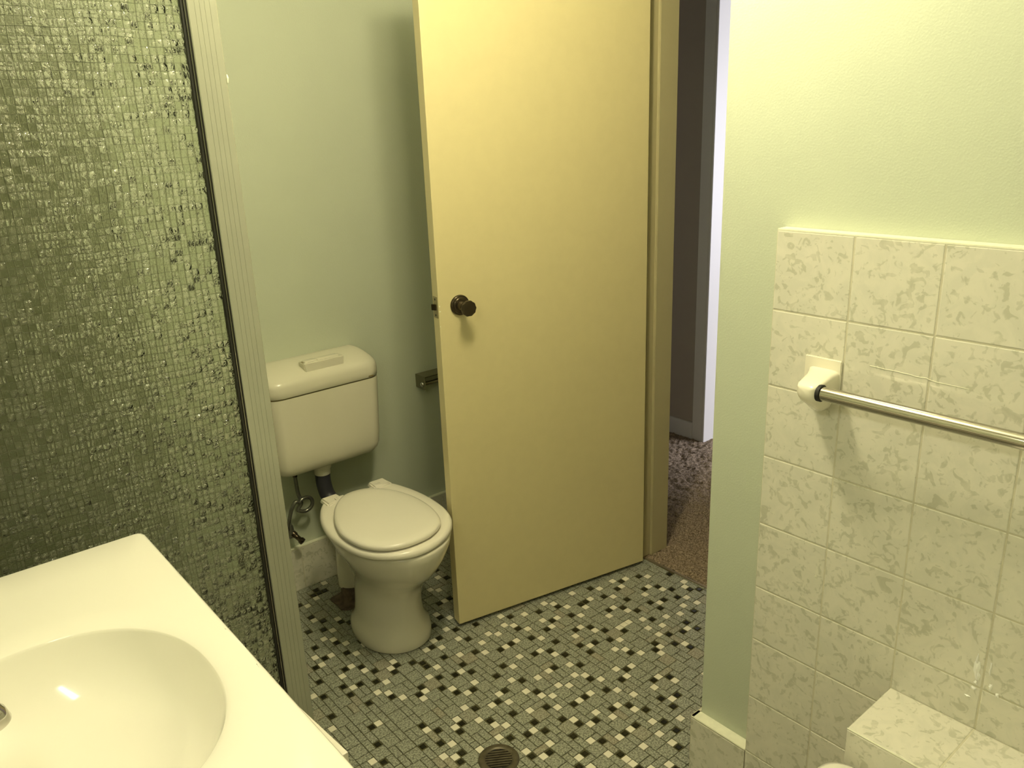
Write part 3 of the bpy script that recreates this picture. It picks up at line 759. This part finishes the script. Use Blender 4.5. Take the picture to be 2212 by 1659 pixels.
bm = bmesh.new(); lathe(bm, [(.001, 0), (.020, 0), (.019, .004), (.010, .009), (.009, .030), (.001, .030)], Matrix.Translation((-.352, YB, .240)) @ RXm, 28); vchild('valve_flange', bm, M['hose'], 50)
bm = bmesh.new(); lathe(bm, [(.001, -.018), (.0115, -.018), (.0135, 0), (.0115, .022), (.009, .028), (.001, .028)], Matrix.Translation((-.350, YB-.028, .238)), 20); vchild('valve_body', bm, M['hose'], 50)
bm = bmesh.new(); lathe(bm, [(.001, 0), (.0115, 0), (.0115, .014), (.0085, .018), (.0085, .036), (.0120, .040), (.0120, .050), (.001, .052)], Matrix.Translation((-.345, YB-.030, .234)) @ Matrix.Rotation(PI/2+.55, 4, 'X') @ Matrix.Rotation(.35, 4, 'Y'), 16); vchild('valve_spindle', bm, M['bronze'], 50)

# ---------------------------------------------------------------- toilet paper holder
tp = empty('toilet_paper_holder', (.30, YB, .65)); tag(tp, 'dark metal toilet paper holder on the wall behind the door edge', 'paper holder')
def pchild(name, bm, m_, label=None, smooth=None):
    bmesh.ops.translate(bm, vec=(-.30, -YB, -.65), verts=bm.verts[:]); o = obj(name, bm, m_, tp, smooth)
    if label: o['label'] = label
    return o
pchild('hood', bbox(.218, .372, YB-.064, YB-.001, .668, .672, .0008), M['holder'])
for x_ in (.218, .3695):
    pchild('side_plate', bbox(x_, x_+.0025, YB-.064, YB-.001, .622, .669, .0008), M['holder'])
bm = bmesh.new(); tube(bm, [(.2215, YB-.045, .640), (.3690, YB-.045, .640)], .0075, 20); pchild('roller', bm, M['steel'], 'bare metal roller', 50)
bm = bmesh.new(); lathe(bm, [(.0005, -.004), (.005, -.003), (.0075, 0), (.0095, .002), (.0095, .005), (.006, .007), (.0005, .007)], Matrix.Translation((.2145, YB-.045, .640)) @ Matrix.Rotation(PI/2, 4, 'Y'), 20); pchild('roller_cap', bm, M['chrome'], 'bright metal roller end', 60)

# ---------------------------------------------------------------- vanity
VY1, VX1 = .812, -1.013
van = empty('vanity_cabinet', (-1.28, .30, 0)); tag(van, 'white laminate vanity cabinet almost hidden under the basin bench, one door ajar', 'cabinet')
def vanc(name, bm, m_, label=None, smooth=None, parent=None):
    bmesh.ops.translate(bm, vec=(1.28, -.30, 0), verts=bm.verts[:]); o = obj(name, bm, m_, parent or van, smooth)
    if label: o['label'] = label
    return o
bm = bmesh.new()
box(bm, XL+.001, -1.032, VY1-.028, VY1-.012, .10, .8195); box(bm, XL+.001, -1.032, -.245, -.229, .10, .8195)
box(bm, XL+.001, -1.032, -.229, VY1-.028, .10, .116); box(bm, XL+.001, XL+.007, -.229, VY1-.028, .116, .60); box(bm, -1.05, -1.032, -.229, VY1-.028, .775, .8195)
vanc('carcass', bm, M['cabinet'])
vanc('kickboard', bbox(XL+.001, -1.075, -.24, VY1-.02, .0, .10), M['cabinet'])
def leaf(yh, yf, ajar):
    bm = bbox(0, .016, 0, abs(yf-yh), .105, .800, .001)
    s = -1 if yf < yh else 1
    Mx = Matrix.Translation((-1.0260, yh, 0)) @ Matrix.Rotation(s*(-ajar), 4, 'Z') @ Matrix.Diagonal((1, s, 1, 1))
    bmesh.ops.transform(bm, matrix=Mx, verts=bm.verts[:]); return bm
vanc('cabinet_door', leaf(.795, .508, 0), M['cabinet'])
aj = vanc('cabinet_door', leaf(.503, .095, math.radians(3.66)), M['cabinet'], 'cabinet door standing slightly ajar')
vanc('cabinet_door', leaf(-.24, .090, 0), M['cabinet'])

def build_bench():
    bm = bmesh.new()
    cx, cy, ax, ay = -1.268, .335, .203, .222
    z = .85; y0b, y1b, x0b, x1b = -.25, VY1, XL+.001, VX1
    angs = sorted(set([round(2*PI*k/144, 6) for k in range(144)] + [round(math.atan2(b-cy, a-cx) % (2*PI), 6) for a in (x0b, x1b) for b in (y0b, y1b)] +
                      [round((math.atan2(y1b-cy, x1b-cx) + d) % (2*PI), 6) for d in (-.05, -.035, -.022, -.011, .011, .022, .035, .05)]))
    def bpt(a, ins):
        c, s = math.cos(a), math.sin(a)
        xa, xb, ya, yb = x0b+ins*0, x1b-ins, y0b+ins, y1b-ins
        t = min([(xb-cx)/c if c > 1e-9 else 9, (xa-cx)/c if c < -1e-9 else 9, (yb-cy)/s if s > 1e-9 else 9, (ya-cy)/s if s < -1e-9 else 9])
        x, y = cx+c*t, cy+s*t
        r = .013                       # rounded outer corner
        kx, ky = xb-r, yb-r
        if x > kx and y > ky:
            d = Vector((x-kx, y-ky)); 
            if d.length > r: d = d.normalized()*r; x, y = kx+d.x, ky+d.y
        return x, y
    def ell(a, rho):
        c, s = math.cos(a), math.sin(a); e = 2.25
        rr = 1/((abs(c)/ax)**e + (abs(s)/ay)**e)**(1/e)
        return cx+c*rr*rho, cy+s*rr*rho
    prof = [(0, -.122), (.10, -.1218), (.22, -.1208), (.35, -.1185), (.48, -.1135), (.60, -.1055), (.70, -.0950), (.79, -.0810), (.86, -.0650), (.91, -.0490), (.95, -.0320), (.975, -.0195), (.99, -.0105), (.998, -.0066), (1.003, -.0058), (1.03, -.0044), (1.06, -.0030), (1.10, -.0016), (1.15, -.0005), (1.20, -.0001), (1.24, 0)]
    rings = []
    for rho, dz in prof[1:]:
        rings.append([(*ell(a, rho), z+dz) for a in angs])
    for f_ in (.3, .6): rings.append([tuple(Vector((*ell(a, 1.24), z)).lerp(Vector((*bpt(a, .007), z)), f_)) for a in angs])
    for ins, zz in ((.007, z), (.0035, z-.0009), (.001, z-.0033), (0, z-.007), (0, z-.024), (.001, z-.028), (.004, z-.030), (.05, z-.030)):
        rings.append([(*bpt(a, ins), zz) for a in angs])
    vs = loft(bm, rings, False, False)
    cvt = bm.verts.new((cx, cy, z+prof[0][1])); n = len(angs)
    for k in range(n): bm.faces.new((cvt, vs[0][k], vs[0][(k+1) % n]))
    bmesh.ops.translate(bm, vec=(1.28, -.30, -.82), verts=bm.verts[:])
    e = empty('basin_bench', (-1.28, .30, .82))
    tag(e, 'glossy cream white bench top with a moulded oval wash basin', 'basin')
    o = obj('bench_top', bm, M['bench'], e, 60)
    # waste in the bowl
    b2 = bmesh.new(); lathe(b2, [(.001, 0), (.021, 0), (.022, .0015), (.019, .003), (.010, .0015), (.001, .0015)], Matrix.Translation((cx, cy, .7285)), 32)
    bmesh.ops.translate(b2, vec=(1.28, -.30, -.82), verts=b2.verts[:]); obj('waste', b2, M['chrome'], e, 50)['label'] = 'chrome waste'
    b3 = bbox(-1.2035, -1.2005, .205, .211, .7485, .7505, .0004); 
    return e
bench = build_bench()
# basin spout
sp = empty('basin_tap', (-1.49, .335, .85)); tag(sp, 'chrome basin tap with its spout tip over the bowl', 'tap')
def schild(name, bm, m_, smooth=60):
    bmesh.ops.translate(bm, vec=(1.49, -.335, -.85), verts=bm.verts[:]); return obj(name, bm, m_, sp, smooth)
bm = bmesh.new(); lathe(bm, [(.001, 0), (.027, 0), (.027, .006), (.020, .010), (.018, .045), (.019, .060), (.014, .070), (.001, .072)], Matrix.Translation((-1.49, .335, .85)), 36); schild('tap_body', bm, M['chrome'])
bm = bmesh.new(); tube(bm, smooth_path([(-1.485, .336, .896), (-1.44, .336, .916), (-1.39, .336, .925), (-1.352, .336, .923), (-1.333, .337, .917)], 6), [.0135]*25, 28); schild('spout', bm, M['chrome'])
NM = Matrix.Translation((-1.3275, .337, .922)) @ Matrix.Rotation(PI - .25, 4, 'Y')
bm = bmesh.new(); lathe(bm, [(.0005, -.006), (.006, -.005), (.0115, -.001), (.0135, .006), (.0150, .018), (.0165, .021), (.0172, .036), (.0165, .038), (.012, .038), (.0005, .036)], NM, 36); schild('aerator', bm, M['chrome'])
for s in (-1, 1):
    bm = bmesh.new(); lathe(bm, [(.001, 0), (.024, 0), (.022, .010), (.016, .018), (.022, .032), (.022, .048), (.012, .054), (.001, .055)], Matrix.Translation((-1.49, .335+s*.10, .85)), 36, 8, .03)
    bmesh.ops.translate(bm, vec=(0, 0, 0), verts=bm.verts[:]); schild('tap_handle', bm, M['chrome'])

# ---------------------------------------------------------------- shower screen
SY = .86
scr = empty('shower_screen', (-1.15, SY, 0)); tag(scr, 'shower screen of patterned glass with a pale aluminium end post', 'shower screen')
def sc(name, bm, m_, label=None, smooth=None, parent=None):
    bmesh.ops.translate(bm, vec=(1.15, -SY, 0), verts=bm.verts[:]); o = obj(name, bm, m_, parent or scr, smooth)
    if label: o['label'] = label
    return o
sc('glass_pane', bbox(XL+.012, -.772, SY+.012, SY+.017, .115, 1.955), M['glass'], 'patterned see-through glass')
# post with four fine grooves down its face
bm = bmesh.new()
xa, xb = -.7665, -.7130
prof = [(xa, SY+.034), (xa, SY+.0015), (xa+.0015, SY)]
for g in (.0125, .0215, .0305, .0400):
    prof += [(xa+g, SY), (xa+g+.0001, SY+.0006), (xa+g+.0004, SY+.0006), (xa+g+.0005, SY)]
prof += [(xb-.0015, SY), (xb, SY+.0015), (xb, SY+.034)]
loft(bm, [[Vector((x_, y_, z_)) for x_, y_ in prof] for z_ in (0.0, 1.99)])
post = sc('end_post', bm, M['post'], 'pale grooved aluminium post')
bm = bbox(-.7705, -.7664, SY+.004, SY+.018, .09, 1.97, .0006); sc('gasket', bm, M['gasket'], 'black glazing gasket')
bm = bbox(-.7718, -.7704, SY+.002, SY+.020, .09, 1.97, .0004); sc('glazing_bead', bm, M['steel'], 'thin bright glazing bead')
bm = bbox(-.7765, -.7717, SY+.005, SY+.018, .09, 1.97, .0006); sc('gasket', bm, M['gasket'], 'black glazing gasket')
sc('top_rail', bbox(XL+.001, -.713, SY, SY+.034, 1.955, 1.99, .001), M['post'])
sc('bottom_rail', bbox(XL+.001, -.7665, SY, SY+.034, .085, .115, .001), M['post'])
sc('wall_channel', bbox(XL+.001, XL+.02, SY, SY+.034, .115, 1.955, .001), M['post'])
bm = bmesh.new(); tube(bm, [(-.7125, SY+.0005, 1.640), (-.7118, SY-.0003, 1.648), (-.7123, SY+.0005, 1.654)], [.0015, .0022, .0012], 10); sc('sealant_blob', bm, M['cap'])

# shower recess lining: tiles on its walls up to the line of the post, and a low hob
bm = bmesh.new()
SH = plain('shower_lining_tile', (0.19, 0.20, 0.135), 0.3, var=0.12, scale=7)
lay = None
struct('wall_shower', bbox(XL+.001, -.700, YB-.012, YB-.001, .165, 2.0), SH, 'olive tiled shower wall seen through the patterned glass', 'wall')
struct('trim_3', bbox(XL+.0005, XL+.011, SY+.036, YB-.013, .10, 2.0), SH, 'olive tiled shower side wall', 'wall')
bm = bmesh.new(); box(bm, XL, -.7150, SY-.004, SY+.04, -.001, .085); box(bm, -.767, -.7150, SY+.04, YB-.017, -.001, .085)
struct('shower_hob', bm, M['grout'], 'low hob around the shower floor', 'hob')

# ---------------------------------------------------------------- floor drain
dr = empty('floor_drain', (-.3270, .652, 0)); tag(dr, 'round bronze floor drain with slotted grate set in the mosaic', 'floor drain')
bm = bmesh.new(); lathe(bm, [(.0345, -.004), (.0515, -.004), (.0530, .0010), (.0505, .0038), (.0375, .0038), (.0360, .0022), (.0345, .0020)], None, 64)
# open ring: remove the caps
for f in [f for f in bm.faces if len(f.verts) > 8]: bm.faces.remove(f)
bmesh.ops.recalc_face_normals(bm, faces=bm.faces); obj('drain_ring', bm, M['drain'], dr, 50)
bm = bmesh.new(); lathe(bm, [(.001, -.0020), (.036, -.0020), (.036, .0007), (.001, .0007)], None, 48); obj('drain_pit', bm, M['dark'], dr)
ang = math.radians(-34)
bm = bmesh.new(); bars = []
for k in range(-4, 5):
    off = k*.0082; hl = math.sqrt(max(0, .0352**2 - (abs(off)+.0020)**2))
    vs, fs = box(bm, -hl, hl, off-.0021, off+.0021, .0007, .0034)
bmesh.ops.rotate(bm, cent=(0, 0, 0), matrix=Matrix.Rotation(ang, 3, 'Z'), verts=bm.verts[:])
obj('grate', bm, M['drain'], dr)
# cut the mosaic out of sight under the drain: ring covers the cells (tiles lie below its flange)
